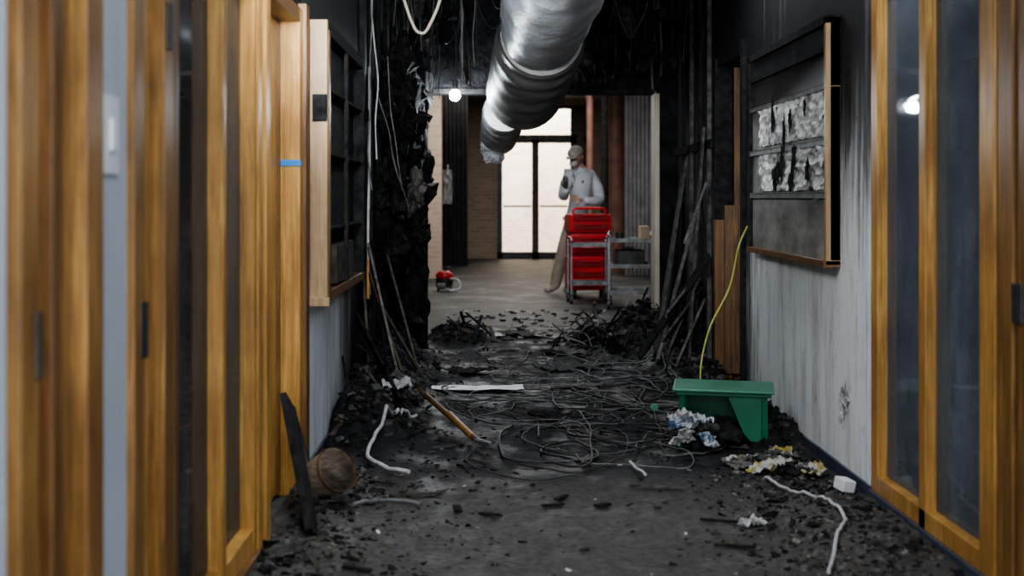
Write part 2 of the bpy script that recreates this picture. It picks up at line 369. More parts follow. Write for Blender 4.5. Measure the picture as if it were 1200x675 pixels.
PAP=pm('smoked_paper',(.06,.056,.052),(.80,.78,.75),s=2.6,rough=.5,detail=5,lo=.34,hi=.52,scale=(1,1.0,1.2))
for r,zc in enumerate((1.635,1.39)):
    for i,(ya,yb) in enumerate(((6.93,7.55),(7.50,8.08),(8.05,8.6))):
        b.sheet((x0+.008,(ya+yb)/2,zc),(yb-ya,.205),(math.pi/2,random.uniform(-.01,.01),-math.pi/2),PAP,.012,26,14,seed=i+r*9,fr=5)
for i in range(14):
    y=7.0+random.random()*1.5; b.blob((x0-.004,y,random.choice([random.uniform(1.56,1.72),random.uniform(1.30,1.46)])),(.004,random.uniform(.01,.035),random.uniform(.03,.07)),CHAR,i,.8)
b.done()
# ------------------------------------------------------------------ left case
b=B('display_case')
xl=XL; xo=XL+.08
b.box(xl,xo,6.96,7.01,.775,2.06,WOOD2); b.box(xl,xo,7.01,9.0,.775,.82,BROWN); b.box(xl,xo,7.01,9.0,2.0,2.06,CHAR)
b.box(xl,xl+.02,7.01,9.0,.82,2.0,CHAR); b.box(xl,xo,8.95,9.0,.82,2.0,CHAR); b.box(xo-.015,xo+.004,7.01,7.08,.80,2.02,WOODD); b.box(xo-.02,xo,7.95,8.02,.82,2.0,CHAR)
for z in (1.1,1.45,1.75): b.box(xl+.02,xo-.01,7.08,8.95,z,z+.015,CHAR)
b.box(xl+.02,xo-.01,7.5,8.4,.83,1.02,DUST)
b.box(xl-.0,xo+.012,6.93,6.965,.76,.80,WOOD2); b.box(xl+.015,xo-.0,6.940,6.962,1.60,1.72,CHAR)
b.done(bevel=.003)

# ------------------------------------------------------------------ ash ground
piles=[(-.28,13.1,.24,.25,.17),(.88,12.9,.22,.30,.15),(1.20,12.4,.22,.42,.30),(-.70,8.9,.22,1.0,.24),(-.72,11.0,.24,1.2,.22),(1.42,11.6,.22,.9,.2),
       (1.40,5.6,.28,1.0,.04),(1.45,8.0,.16,.5,.12),(-.70,6.3,.2,.7,.05),(1.2,7.9,.3,.25,.05),(-.62,7.9,.2,.3,.13),(1.40,10.2,.2,.4,.12),(-.7,4.6,.15,1.0,.03)]
def H(x,y):
    h=.010+.010*noise.noise(Vector((x*3,y*2,0)))+.006*noise.noise(Vector((x*11,y*9,3)))+.004*noise.noise(Vector((x*34,y*30,3)))
    for px,py,sx,sy,a in piles:
        e=((x-px)/sx)**2+((y-py)/sy)**2
        if e<9: h+=a*math.exp(-e)*(1+.55*noise.noise(Vector((x*9,y*7,5)))+.35*noise.noise(Vector((x*25,y*22,5))))
    return max(.002,h)
b=B('ash_layer')
NX,NY=90,500; X0,X1,Y0,Y1=XL+.003,XR-.003,3.3,15.0
vs=[]
for j in range(NY+1):
    for i in range(NX+1):
        x=X0+(X1-X0)*i/NX; y=Y0+(Y1-Y0)*j/NY
        if y>YE-.03: x=min(max(x,-.53),1.36)
        e=min(1,(15.0-y)/1.0); vs.append((x,y,max(.001,H(x,y)*e)))
b.add(vs,[(j*(NX+1)+i,j*(NX+1)+i+1,(j+1)*(NX+1)+i+1,(j+1)*(NX+1)+i) for j in range(NY) for i in range(NX)],ASHF,True)
b.done()
b=B('fire_debris')
def chip(x,y,sz,mat,flat=.5):
    z=H(x,y)+sz*.08
    b.obox((x,y,z),(sz*random.uniform(.5,1.5),sz*random.uniform(.4,1),sz*flat*random.uniform(.3,1)),[random.uniform(-.5,.5),random.uniform(-.5,.5),random.uniform(0,6.3)],mat,.45)
MM=[CHAR]*7+[ASH]*2+[DUST]*2
for i in range(3800):
    y=3.6+9.1*random.random(); u=random.random()
    x=XL+.05+(XR-XL-.1)*(.5+.5*math.copysign(abs(2*u-1)**.45,2*u-1))
    chip(x,y,random.choice([.006,.008,.012,.016,.022])*random.uniform(.7,1.4),random.choice(MM),.35)
for px,py,sx,sy,a in piles:
    for i in range(int(120+650*a)):
        x=random.gauss(px,sx*.6); y=random.gauss(py,sy*.6)
        if not(XL+.04<x<XR-.04) or y>14.0 or (y>YE-.1 and not -.48<x<1.3): continue
        chip(x,y,random.uniform(.010,.04)*(1+a*2.2),random.choice(MM),.7)
for i in range(3000):
    chip(random.gauss(1.25,.17) if i%4 else random.gauss(-.58,.13),random.uniform(4.3,6.9),random.choice([.005,.007,.009,.012,.02]),random.choice([ASH,GRAVEL,GRAVEL,DUST,CHAR]),.8)
for i in range(50):
    chip(random.uniform(XL+.1,XR-.1),random.uniform(4.4,12.5),random.uniform(.008,.025),PALE,.2)
for i in range(160):
    x=random.uniform(-.5,1.3); y=random.uniform(13.1,17)
    s_=random.uniform(.015,.06); b.obox((x,y,.012 if y>14 else H(x,y)+.01),(s_,s_*random.uniform(.4,1.4),s_*.3),(0,0,random.uniform(0,6)),random.choice([CHAR,CHAR,ASH,PALE]),.4)
b.v=[(min(max(x,XL+.004),XR-.004),y,z) for x,y,z in b.v]
b.done()
b=B('charred_laths')
for i in range(140):
    if i<85: px,py,sx,sy,a=random.choice(piles[:6]); x=random.gauss(px,sx*.6); y=random.gauss(py,sy*.6)
    else: x=random.uniform(-.7,1.4); y=random.uniform(4.6,12.4)
    if y>12.6: x=min(max(x,-.3),1.1)
    an=random.uniform(0,6.3); L=random.uniform(.08,.38) if i<85 else random.uniform(.06,.25)
    dx=math.cos(an)*L/2; dy=math.sin(an)*L/2
    p=(min(max(x-dx,XL+.03),XR-.03),y-dy); q=(min(max(x+dx,XL+.03),XR-.03),y+dy)
    b.beam((*p,H(*p)+.01),(*q,H(*q)+.01+(random.uniform(0,.15) if i<85 else 0)),random.uniform(.008,.03),random.uniform(.004,.012),random.choice([CHAR,CHAR,CHAR,DUST,ASH]))
b.done()
b=B('twisted_metal_heap')
for i in range(16):
    c=Vector((random.gauss(.92,.14),random.gauss(12.6,.25),0)); c.z=H(c.x,c.y)+.03
    pts=[c]; d=Vector((random.uniform(-1,1),random.uniform(-.6,.6),random.uniform(.1,.9))).normalized()
    for k in range(4):
        pts.append(pts[-1]+d*random.uniform(.05,.11)); d=(d+Vector((random.uniform(-.8,.8),random.uniform(-.5,.5),random.uniform(-.9,.5)))).normalized()
    pts=[Vector((min(max(p.x,.5),1.32),p.y,max(p.z,.03))) for p in pts]
    b.tube(crom(pts,5),random.choice([.006,.009,.012]),random.choice([DKMETAL,SMETAL,CHAR,GREYC]),6)
for i in range(5): b.sheet((random.gauss(.85,.15),random.gauss(12.4,.3),.12),(.22,.14),[random.uniform(-.8,.8),random.uniform(-.8,.8),random.uniform(0,3)],random.choice([SMETAL,CHAR,ASH]),.03,seed=i+30)
b.done()
b=B('fallen_tile_scraps')
for (x,y,w,d,rz,mt) in [(.52,11.2,.35,.5,.3,ASH),(.62,12.2,.4,.35,-.4,GRAVEL),(.40,8.6,.36,.2,.2,CHAR),(-.2,10.9,.3,.4,.8,CHAR),(.95,11.6,.3,.3,.5,ASH),(.98,5.75,.10,.05,.3,PALE),(-.1,13.6,.4,.6,.2,PALE),(.25,13.9,.3,.7,.5,ASH)]:
    b.sheet((x,y,H(x,y)+.02),(w,d),(random.uniform(-.05,.05),random.uniform(-.05,.05),rz),mt,.02,seed=int(y*10))
b.done()

# ------------------------------------------------------------------ floor cables
def cable(name,pts,r,mat,lift=0):
    P=crom([(x,y,0) for x,y in pts],10); bb=B(name)
    bb.tube([(p.x,p.y,H(p.x,p.y)+r+lift+.006*(1+noise.noise(Vector((p.x*6,p.y*6,9))))) for p in P],r,mat,8); return bb
b=B('tangled_cables')
rc=random.Random(21)
for k in range(46):
    cx=rc.gauss(.5,.32); cy=rc.uniform(7.2,9.8) if k<24 else (rc.uniform(9,11.2) if k<36 else rc.uniform(10,12.3))
    a0=rc.uniform(0,6.3); n=rc.randint(5,13); rx=rc.uniform(.12,.5); ry=rc.uniform(.2,.8); pts=[]
    for i in range(n):
        a=a0+i*.75; q=1+.4*rc.uniform(-1,1)
        pts.append((min(max(cx+rx*q*math.cos(a)+.03*i,-.6),1.4),min(cy+ry*q*math.sin(a),12.6)))
    P=crom([(x,y,0) for x,y in pts],8); r=rc.choice([.003,.004,.004,.006])
    mt=rc.choice([BLACKC,BLACKC,GREYC,GREYC])
    b.tube([(p.x,p.y,H(p.x,p.y)+r+.008+.02*abs(noise.noise(Vector((p.x*3+k,p.y*3,9))))) for p in P],r,mt,6)
b.done()
cable('white_cable',[(1.19,6.66),(1.24,6.35),(1.32,6.1),(1.33,5.75),(1.23,5.45),(1.16,5.2),(1.10,5.0)],.007,WHITEC).done()
cable('bent_white_hose',[(-.40,8.25),(-.50,7.9),(-.57,7.4),(-.56,7.05),(-.46,6.85),(-.36,6.75)],.010,WHITEC,.02).done()
cable('short_white_stick',[(.64,7.05),(.68,6.75)],.007,WHITEC,.01).done()
cable('flat_grey_strip',[(-.54,6.0),(-.45,6.15),(-.36,6.2),(-.28,6.15)],.009,GREYC).done()
b=B('white_junction_box'); b.obox((1.47,6.38,H(1.46,6.3)+.03),(.06,.08,.05),(.1,.15,.3),WHITE); b.done(bevel=.005)
b=B('fallen_light_diffuser'); b.sheet((-.09,9.85,.035),(.60,.22),(0,0,.02),WHITE,.006,seed=2); b.sheet((.55,10.0,.035),(.34,.16),(0,0,.05),GRAVEL,.008,seed=4); b.done()

# ------------------------------------------------------------------ green step stool
st=bpy.data.objects.new('green_step_stool',None); COL.objects.link(st)
st.location=(1.17,7.75,.012); st.rotation_euler=(math.radians(2),math.radians(1),math.radians(-9)); st.scale=(1,1,.93)
t=B('top'); t.box(-.25,.25,-.17,.17,.303,.318,GREENT); t.box(-.235,.235,-.155,.155,.280,.303,GREEN); t.done(st,.006)
t=B('legs')
for sx in (-1,1):
    for sy in (-1,1):
        t.beam((sx*.195,sy*.13,.285),(sx*.205,sy*.145,0),.030,.032,GREEN)
    t.add([(sx*.19,-.12,.28),(sx*.19,.12,.28),(sx*.202,.12,.12),(sx*.195,.05,.17),(sx*.195,-.05,.17),(sx*.202,-.12,.12),
           (sx*.18,-.12,.28),(sx*.18,.12,.28),(sx*.192,.12,.12),(sx*.185,.05,.17),(sx*.185,-.05,.17),(sx*.192,-.12,.12)],
          [(0,1,2,3,4,5),(11,10,9,8,7,6),(0,5,11,6),(5,4,10,11),(4,3,9,10),(3,2,8,9),(2,1,7,8)],GREEN)
t.add([(.02,-.144,.285),(.205,-.144,.285),(.205,-.144,.03),(.15,-.144,.03),(.10,-.144,.09),(.06,-.144,.19),(.02,-.134,.285),(.205,-.134,.285),(.205,-.134,.03),(.15,-.134,.03),(.10,-.134,.09),(.06,-.134,.19)],
      [(0,5,4,3,2,1),(6,7,8,9,10,11),(0,6,11,5),(5,11,10,4),(4,10,9,3),(1,2,8,7)],GREEN)
t.box(-.19,.19,.125,.137,.10,.285,GREEN)
t.done(st,.002)
b=B('blue_white_wrappers')
BLW=pm('blue_white_wrapper',(.05,.10,.18),(.42,.44,.46),s=16,rough=.35,lo=.42,hi=.52)
for i in range(9): b.sheet((random.uniform(.92,1.08),random.uniform(7.4,7.65),random.uniform(.06,.18)),(.12,.09),[random.uniform(-1,1) for _ in range(3)],random.choice([BLW,BLW,PALE,CHAR]),.02,seed=i)
for i in range(10): b.blob((random.uniform(.98,1.2),random.uniform(7.55,7.8),random.uniform(.04,.10)),(.07,.06,.05),random.choice([CHAR,CHAR,ASH]),i)
b.done()
b=B('crumpled_magazines')
YEL=pm('yellow_print',(.30,.24,.05),(.38,.36,.33),s=14,rough=.45,lo=.44,hi=.5)
for i in range(15):
    x=random.uniform(1.10,1.43); y=random.uniform(6.75,7.2); b.sheet((x,y,H(x,y)+random.uniform(.02,.04)),(.15,.12),[random.uniform(-.3,.3),random.uniform(-.3,.3),random.uniform(0,3)],random.choice([YEL,ASH,GRAVEL,CHAR,YEL]),.018,seed=i)
b.done()
b=B('green_bottle_cap'); b.tube([(.90,8.5,.09),(.90,8.44,.10)],.022,GREENT); b.tube([(.90,8.44,.10),(.90,8.42,.10)],.014,GREENT); b.done()

# ------------------------------------------------------------------ left foreground bits
b=B('leaning_charred_board'); b.beam((-.785,5.95,.46),(-.64,5.55,.02),.025,.14,CHAR,up=(0,1,0)); b.beam((-.80,6.15,.42),(-.68,6.05,.05),.02,.06,DKMETAL,up=(0,1,0)); b.done(bevel=.003)
b=B('scorched_wastebasket')
WB=pm('scorched_wicker',(.07,.052,.035),(.17,.13,.09),s=20,rough=.8,scale=(1,1,4),bmp=.4)
c=Vector((-.72,6.12,.12)); ax=Vector((.62,-.55,.35)).normalized()
b.tube([c,c+ax*.17,c+ax*.17,c+ax*.02],[.070,.09,.082,.062],WB,24,False); b.tube([c,c+ax*.004],[.07,.07],WB,24)
b.tube([c+ax*.162,c+ax*.176],[.094,.094],BROWN,24,False); b.done()
b=B('broken_pole'); b.tube([(-.40,8.65,.17),(-.07,7.62,.05)],.016,BROWN,10); b.tube([(-.22,8.10,.11),(-.09,7.68,.055)],.018,WOODN,10); b.tube([(-.07,7.62,.05),(0.0,7.5,.05)],[.013,.008],METAL,8); b.done()
b=B('torn_insulation')
for i in range(9): b.sheet((-.47+random.uniform(-.07,.07),8.7+random.uniform(-.2,.2),.22+random.uniform(-.07,.05)),(.16,.07),[random.uniform(-1,1) for _ in range(3)],random.choice([PALE,ASH,GRAVEL,ASH]),.03,seed=i)
b.done()
b=B('leaning_wall_studs')
for (a,c2,w,m) in [((-.79,10.2,.95),(-.60,9.2,.10),.07,CHAR),((-.78,9.9,.75),(-.50,9.0,.16),.05,DUST),((-.78,9.5,.62),(-.62,8.3,.10),.05,CHAR),((-.79,9.3,1.1),(-.70,9.0,.1),.04,DUST),((-.79,8.2,.40),(-.66,7.6,.05),.02,CHAR),((-.78,10.9,1.0),(-.45,9.7,.12),.07,ASH),((-.79,10.4,.6),(-.40,9.5,.10),.04,DUST),((-.78,9.8,.95),(-.52,8.9,.14),.04,GRAVEL),((-.78,9.0,.55),(-.50,8.5,.12),.08,CHAR)]:
    b.beam(a,c2,w,.015,m,up=(1,0,0))
b.done()
b=B('torn_trim_strip'); b.tube(crom([(-.79,10.0,.62),(-.795,9.95,1.0),(-.79,10.0,1.5),(-.785,9.95,2.1)]),.010,WHITEC,6); b.tube([(-.79,9.9,.60),(-.79,9.9,.85)],.012,WOOD,6); b.done()
b=B('wall_insulation_clumps')
for i,(px,y,z,r) in enumerate([(-.66,11.6,1.55,.20),(-.58,11.5,1.30,.13),(-.66,12.2,1.2,.24),(-.74,10.8,.9,.16),(-.66,12.3,1.9,.22),(-.70,11.6,2.2,.20),(-.68,12.3,.6,.22),(-.76,10.6,1.9,.14),(-.58,12.45,1.58,.16),(-.60,12.6,1.0,.12),(-.62,11.9,1.0,.18),(-.60,12.5,1.35,.15),(-.68,11.2,1.75,.16),(-.62,12.4,2.1,.15),(-.70,10.9,1.35,.15),(-.66,12.0,.3,.22)]):
    b.blob((px,y,z),(r*.6,r*1.2,r),GRAVEL if i in(1,) else (BLACKW if i%3==0 else CHAR),i,.7,24,16)
b.done()
b=B('exposed_studs')
for y in (9.6,10.3,11.0,11.7,12.4): b.box(XL,XL+.03,y,y+.045,0,CEIL-.42,CHAR)
for y in (10.85,11.3,11.8,12.3): b.box(XR-.03,XR,y,y+.045,0,CEIL-.42,ASH if y in(10.85,11.8) else CHAR)
b.box(XL,XL+.03,9.6,12.79,1.75,1.82,CHAR); b.box(XR-.03,XR,10.7,12.79,1.6,1.66,CHAR); b.done()
b=B('leaning_planks')
for a,c2,w,m in [((1.50,11.8,1.55),(1.20,11.2,.10),.07,ASH),((1.51,11.3,1.15),(1.16,10.7,.12),.05,GRAVEL),((1.51,10.9,1.75),(1.36,10.6,.1),.035,ASH),((1.51,10.6,.85),(1.05,10.9,.12),.08,CHAR),((1.50,12.2,1.2),(1.3,11.6,.1),.09,CHAR),((1.51,11.2,.62),(1.22,10.55,.18),.12,ASH),((1.51,10.9,.50),(1.26,10.4,.12),.10,GRAVEL),((1.51,10.9,.75),(1.20,10.5,.45),.05,GRAVEL),((1.51,11.0,.60),(1.18,10.5,.28),.05,ASH),((1.50,10.7,1.35),(1.30,10.3,.95),.025,GRAVEL)]:
    b.beam(a,c2,w,.018,m,up=(1,.2,0))
b.done()
b=B('hanging_yellow_cord'); b.tube(crom([(1.545,9.25,1.08),(1.50,9.3,.95),(1.46,9.4,.70),(1.33,9.35,.45),(1.27,9.3,.20),(1.29,9.2,.08),(1.42,9.1,.09)]),.006,YELC,8); b.done()
b=B('hanging_cables')
def hang(p,q,sag,r,m,k=5):
    P=[]; p=Vector(p);q=Vector(q)
    for i in range(k+1):
        t=i/k; v=p.lerp(q,t); v.z-=sag*4*t*(1-t); v+=Vector((random.uniform(-.02,.02),random.uniform(-.03,.03),0)); P.append(v)
    b.tube(crom(P,6),r,m,6)
hang((-.75,9.7,2.6),(-.72,9.9,1.5),-.05,.006,WHITEC); hang((-.74,9.5,2.7),(-.77,9.8,1.3),.05,.005,GREYC)
hang((-.70,10.3,2.2),(-.60,10.5,1.3),.0,.005,GREYC); hang((-.72,10.0,1.9),(-.55,10.4,1.2),.1,.005,GREYC)
hang((-.55,10,3.25),(-.1,10.6,3.25),.6,.006,BLACKC)
hang((-.22,11.0,3.25),(-.20,11.2,2.1),.0,.004,GREYC); hang((-.16,11.0,3.25),(-.10,11.1,2.2),.0,.004,GREYC)
for i in range(46):
    x=random.choice([random.uniform(-.76,-.05),random.uniform(-.76,-.3),random.uniform(.85,1.48)]); y=random.uniform(10.2,12.6); L=random.uniform(.5,1.3)
    q=(min(max(x+random.uniform(-.15,.15),-.76),1.48),y+random.uniform(-.2,.1),CEIL-L)
    hang((x,y,CEIL-.02),q,random.uniform(-.05,.1),random.choice([.004,.006,.009]),random.choice([BLACKC,BLACKC,CHAR,GREYC]))
for i in range(14):
    x=random.uniform(-.7,.9); y=random.uniform(10.5,12.3); hang((x,y,CEIL-.02),(x+random.uniform(.2,.6),y+.3,CEIL-.02),random.uniform(.3,.8),.005,random.choice([BLACKC,GREYC,GREYC]))
hang((-.31,YE-.1,3.2),(-.295,YE-.1,2.22),.0,.005,BLACKC)
b.done()
b=B('hanging_charred_scraps')
for i in range(18):
    x=random.choice([random.uniform(-.72,-.1),random.uniform(.8,1.45)]); y=random.uniform(11.2,12.6); z=random.uniform(2.25,2.85)
    b.sheet((x,y,z),(random.uniform(.04,.12),random.uniform(.10,.28)),(math.pi/2+random.uniform(-.3,.3),random.uniform(-.4,.4),random.uniform(-.5,.5)),random.choice([CHAR,ASH,CHAR,DUST]),.03,8,10,seed=i)
    b.tube([(x,y,z+.03),(x,y,CEIL-.02)],.003,BLACKC,5)
b.done()
b=B('bent_conduit'); b.tube(crom([(-.55,9.0,2.55),(-.47,9.0,2.30),(-.42,9.0,2.22),(-.36,9.0,2.26),(-.27,9.0,2.55),(-.25,9.0,3.25)]),.010,TAN,8); b.done()
b=B('ceiling_joists')
for y in [x*.6+3 for x in range(16)]: b.box(XL,XR,y,y+.05,CEIL-.22,CEIL,DECK)
for x in (-.5,1.25): b.box(x,x+.12,3,12.7,CEIL-.4,CEIL-.28,DECK)
b.done()
b=B('header_char')
for i in range(24):
    x=random.uniform(-.75,1.5)
    if -.45<x<.62: continue
    b.blob((x,YE-.05,random.uniform(2.22,2.9)),(random.uniform(.05,.14),.045,random.uniform(.06,.2)),CHAR,i,.6)
b.done()

# ------------------------------------------------------------------ ducts
m,nt,bs=base_mat('foil_duct_wrap')
n=tex_noise(nt,(1,.5,1),7,6,.6); r=ramp(nt,n.outputs['Fac'],[(.34,(.46,.50,.54)),(.5,(.68,.72,.76)),(.7,(.82,.85,.88))])
n2=tex_noise(nt,(1,1,1),3,9,.7); r2=ramp(nt,n2.outputs['Fac'],[(.54,(1,1,1)),(.74,(.5,.47,.44))])
mx=nt.nodes.new('ShaderNodeMix'); mx.data_type='RGBA'; mx.blend_type='MULTIPLY'; mx.inputs['Factor'].default_value=.8
nt.links.new(r.outputs['Color'],mx.inputs[6]); nt.links.new(r2.outputs['Color'],mx.inputs[7])
nt.links.new(mx.outputs[2],bs.inputs['Base Color']); bs.inputs['Roughness'].default_value=.40; bs.inputs['Metallic'].default_value=.05
bump(nt,bs,n.outputs['Fac'],.5,.03); DUCT=m
BAND=pm('duct_band',(.30,.32,.34),(.50,.52,.54),s=8,rough=.4,metal=.1)
DUCT2=pm('sooty_duct',(.14,.135,.125),(.30,.285,.265),s=4,rough=.5,metal=.0,bmp=.3,dist=.03)
PLAS=pm('plastic_sheet',(.42,.42,.43),(.66,.66,.67),s=6,rough=.45,bmp=.6,dist=.03)
def duct(b,p,q,R,mat,bands,n=36,k=60,amp=.01,rib=.3):
    p=Vector(p);q=Vector(q)
    d=(q-p).normalized(); L=(q-p).length
    vs=[];u=d.cross(Vector((0,0,1))).normalized(); w=u.cross(d)
    for i in range(k+1):
        t=i/k; c=p.lerp(q,t)
        for j in range(n):
            a=2*math.pi*j/n; rr=R+amp*noise.noise(Vector((math.cos(a)*2,math.sin(a)*2,t*L*2)))*1.6-rib*amp*abs(math.sin(t*L*math.pi/.6))
            vs.append(c+(u*math.cos(a)+w*math.sin(a))*rr)
    b.add(vs,[(i*n+j,i*n+(j+1)%n,(i+1)*n+(j+1)%n,(i+1)*n+j) for i in range(k) for j in range(n)],mat,True)
    for t in bands:
        c=p.lerp(q,t); b.tube([c-d*.010,c+d*.010],R+.006,BAND,n,False)
b=B('ventilation_duct'); duct(b,(.34,4.5,2.44),(.34,10.1,2.36),.275,DUCT,[.2,.48,.72,.985],k=90,amp=.009,rib=.2)
for y in (6.5,8.4,9.8):
    for x in (.34-.277,.34+.277): b.tube([(x,y,2.38),(x,y,CEIL-.25)],.003,BLACKC,6)
b.done()
b=B('sagging_duct')
P=crom([(.34,10.15,2.33),(.33,10.6,2.29),(.31,11.2,2.22),(.29,11.9,2.15),(.27,12.5,2.10)],8); N=len(P)
b.tube(P,[(.275+.030*min(1,i/6))+.006*math.sin(i*1.1) for i in range(N)],DUCT2,32,True)
b.tube([P[0],P[1]],.292,BAND,32,False)
b.done()
b=B('plastic_wrapped_duct')
b.tube(crom([(.12,13.2,2.0),(.10,14.2,1.92),(.08,15.2,1.86)]),[.18+.014*math.sin(i*2) for i in range(17)],PLAS,20,True)
b.blob((.02,15.0,1.72),(.12,.12,.13),PLAS,3,.35); b.tube([(.12,14.5,1.95),(.12,14.5,CEIL)],.005,METAL,6); b.done()

b=B('work_light')
EM=pm('bulb_glow',(1,1,1),(1,1,1),emit=(.85,.93,1,120))
b.blob((-.295,YE-.10,2.10),(.045,.045,.050),EM,0,0,smooth=True); b.tube([(-.295,YE-.10,2.14),(-.295,YE-.10,2.22)],.022,BLACKC)
b.done()

# ------------------------------------------------------------------ lobby
YB=31.7
b=B('wall_lobby_back'); b.box(-5,.14,YB,YB+.2,0,CEIL,BRK); b.box(2.03,5,YB,YB+.2,0,CEIL,BRK); b.box(.14,2.03,YB,YB+.2,3.15,CEIL,BRK); b.done()
simple('wall_lobby_left',[(-5.1,-5,13,32,0,CEIL)],BRK); simple('wall_lobby_right',[(5,5.1,13,32,0,CEIL)],BRK)
b=B('door_4')
F=DKMETAL; y=YB-.12
for x0_,x1_ in ((.14,.24),(1.64,1.76),(1.93,2.03)): b.box(x0_,x1_,y,y+.08,0,3.15,F)
b.box(.85,.99,y,y+.08,0,2.45,F)
b.box(.14,2.03,y,y+.08,2.38,2.55,F); b.box(.14,2.03,y,y+.08,3.08,3.15,F); b.box(.14,2.03,y,y+.08,0,.14,F)
b.box(1.76,1.93,y+.02,y+.06,.1,3.1,F)
b.box(.24,1.64,y+.03,y+.04,.14,3.08,GLASSC)
for x in (.26,1.01): b.tube([(x,y-.05,1.08),(x+.57,y-.05,1.08)],.02,F); b.tube([(x+.02,y-.05,1.08),(x+.02,y,1.08)],.012,F); b.tube([(x+.55,y-.05,1.08),(x+.55,y,1.08)],.012,F)
b.done()
b=B('outdoor_wall'); b.box(-4,7,36,36.2,-.2,6,brick('cream_brick',(.74,.62,.50),(.62,.50,.39),(.78,.72,.64))); b.done()
simple('outdoor_pavement',[(-6,8,32,36,-.15,-.02)],pm('pale_concrete',(.6,.58,.54),(.7,.68,.65),rough=.8))
b=B('brick_pier'); b.box(-1.6,-.77,23.8,24.4,0,CEIL,BRKL); b.done()
b=B('dark_curtain')
vs=[];N=40
DC=pm('dark_curtain_cloth',(.016,.016,.018),(.035,.035,.038),rough=.9)
for k in range(N+1):
    x=-.95+.53*k/N; yy=28+.03*math.sin(k*1.1); vs+=[(x,yy,0.01),(x,yy,CEIL)]
b.add(vs,[(2*k,2*k+2,2*k+3,2*k+1) for k in range(N)],DC,True); b.done()
b=B('hanging_white_coat'); b.sheet((-.78,27.85,1.45),(.17,.62),(math.pi/2,0,0),PALE,.03,seed=3); b.tube([(-.78,27.9,1.75),(-.78,27.95,1.85)],.01,METAL); b.done()
RBP=pm('red_brown_paint',(.17,.085,.065),(.26,.135,.105),rough=.5)
b=B('round_column'); b.tube([(2.12,26,0),(2.12,26,CEIL)],.15,RBP,28); b.tube([(2.12,26,0),(2.12,26,.12)],.18,RBP,28); b.done()
b=B('lobby_pipe'); b.tube(crom([(.4,24,3.0),(1.0,24,3.0),(1.4,24,2.98),(1.53,24,2.85),(1.55,24,2.6),(1.55,24,1.3),(1.55,24,.02)],8),.055,RBP,12); b.tube([(1.78,24,CEIL),(1.78,24,0.02)],.06,CHAR,12); b.done()
b=B('grey_roller_curtain'); vs=[];N=60
GC=pm('grey_cloth',(.15,.15,.16),(.24,.235,.245),rough=.8)
for k in range(N+1):
    x=2.14+.8*k/N; yy=24.6+.035*math.sin(k*1.3); vs+=[(x,yy,0.01),(x,yy,CEIL)]
b.add(vs,[(2*k,2*k+2,2*k+3,2*k+1) for k in range(N)],GC,True); b.done()
tc=bpy.data.objects.new('red_tool_chest',None); COL.objects.link(tc); tc.location=(1.22,19.3,0); tc.rotation_euler=(0,0,math.radians(8))
t=B('body'); t.box(-.26,.26,-.2,.2,.10,.52,RED); t.box(-.25,.25,-.19,.19,.54,.80,RED); t.box(-.26,.26,-.2,.2,.82,1.05,RED); t.box(-.24,.24,-.18,.18,.5,.84,REDD); t.done(tc,.02)
t=B('drawer_fronts')
for z in (.14,.27,.40,.57,.69,.86,.97): t.box(-.22,.22,-.215,-.2,z,z+.08,REDD); t.box(-.12,.12,-.23,-.212,z+.05,z+.07,RED)
t.done(tc,.005)
t=B('handle'); t.tube(crom([(-.2,-.1,1.04),(-.2,-.1,1.10),(-.14,-.1,1.12),(.14,-.1,1.12),(.2,-.1,1.10),(.2,-.1,1.04)]),.016,RED); t.done(tc)
t=B('wheels')
for x in (-.2,.2):
    for yy in (-.14,.14): t.tube([(x-.02,yy,.05),(x+.02,yy,.05)],.05,BLACKC,20); t.box(x-.025,x+.025,yy-.02,yy+.02,.05,.11,METAL)
t.done(tc)
def cart(x,y,w,d,h,rz,levels=(.16,.46)):
    e=bpy.data.objects.new('utility_cart',None); COL.objects.link(e); e.location=(x,y,0); e.rotation_euler=(0,0,rz)
    t=B('frame')
    for sx in (-1,1):
        for sy in (-1,1): t.tube([(sx*w/2,sy*d/2,.1),(sx*w/2,sy*d/2,h)],.013,METAL)
        t.tube(crom([(sx*w/2,-d/2,h),(sx*w/2,-d/2,h+.05),(sx*w/2,0,h+.06),(sx*w/2,d/2,h+.05),(sx*w/2,d/2,h)],5),.013,METAL)
    t.done(e)
    t=B('shelves')
    for z in (*levels,h-.05):
        t.box(-w/2,w/2,-d/2,d/2,z,z+.008,SMETAL); t.box(-w/2,w/2,-d/2-.005,-d/2+.005,z,z+.045,SMETAL); t.box(-w/2,w/2,d/2-.005,d/2+.005,z,z+.045,SMETAL)
    t.done(e)
    t=B('casters')
    for sx in (-1,1):
        for sy in (-1,1): t.tube([(sx*w/2-.014,sy*d/2,.045),(sx*w/2+.014,sy*d/2,.045)],.045,BLACKC,16); t.box(sx*w/2-.018,sx*w/2+.018,sy*d/2-.015,sy*d/2+.015,.05,.11,DKMETAL)
    t.done(e)
cart(1.17,18.3,.46,.40,.72,.05,(.22,)); cart(1.60,17.6,.48,.7,.80,-.1)
b=B('cardboard_box'); b.box(1.70,1.80,17.4,17.7,.765,.93,pm('cardboard',(.30,.22,.14),(.38,.29,.19))); b.done(bevel=.003)
b=B('paint_can'); b.tube([(1.48,17.6,.765),(1.48,17.6,.86)],.05,DKMETAL,20); b.done()
b=B('dark_toolbox'); b.box(1.42,1.74,17.35,17.8,.475,.66,DKMETAL); b.box(1.52,1.64,17.5,17.6,.66,.69,DKMETAL); b.done(bevel=.01)
sv=bpy.data.objects.new('red_shop_vacuum',None); COL.objects.link(sv); sv.location=(-.62,20.6,0); sv.scale=(.85,.85,.85)
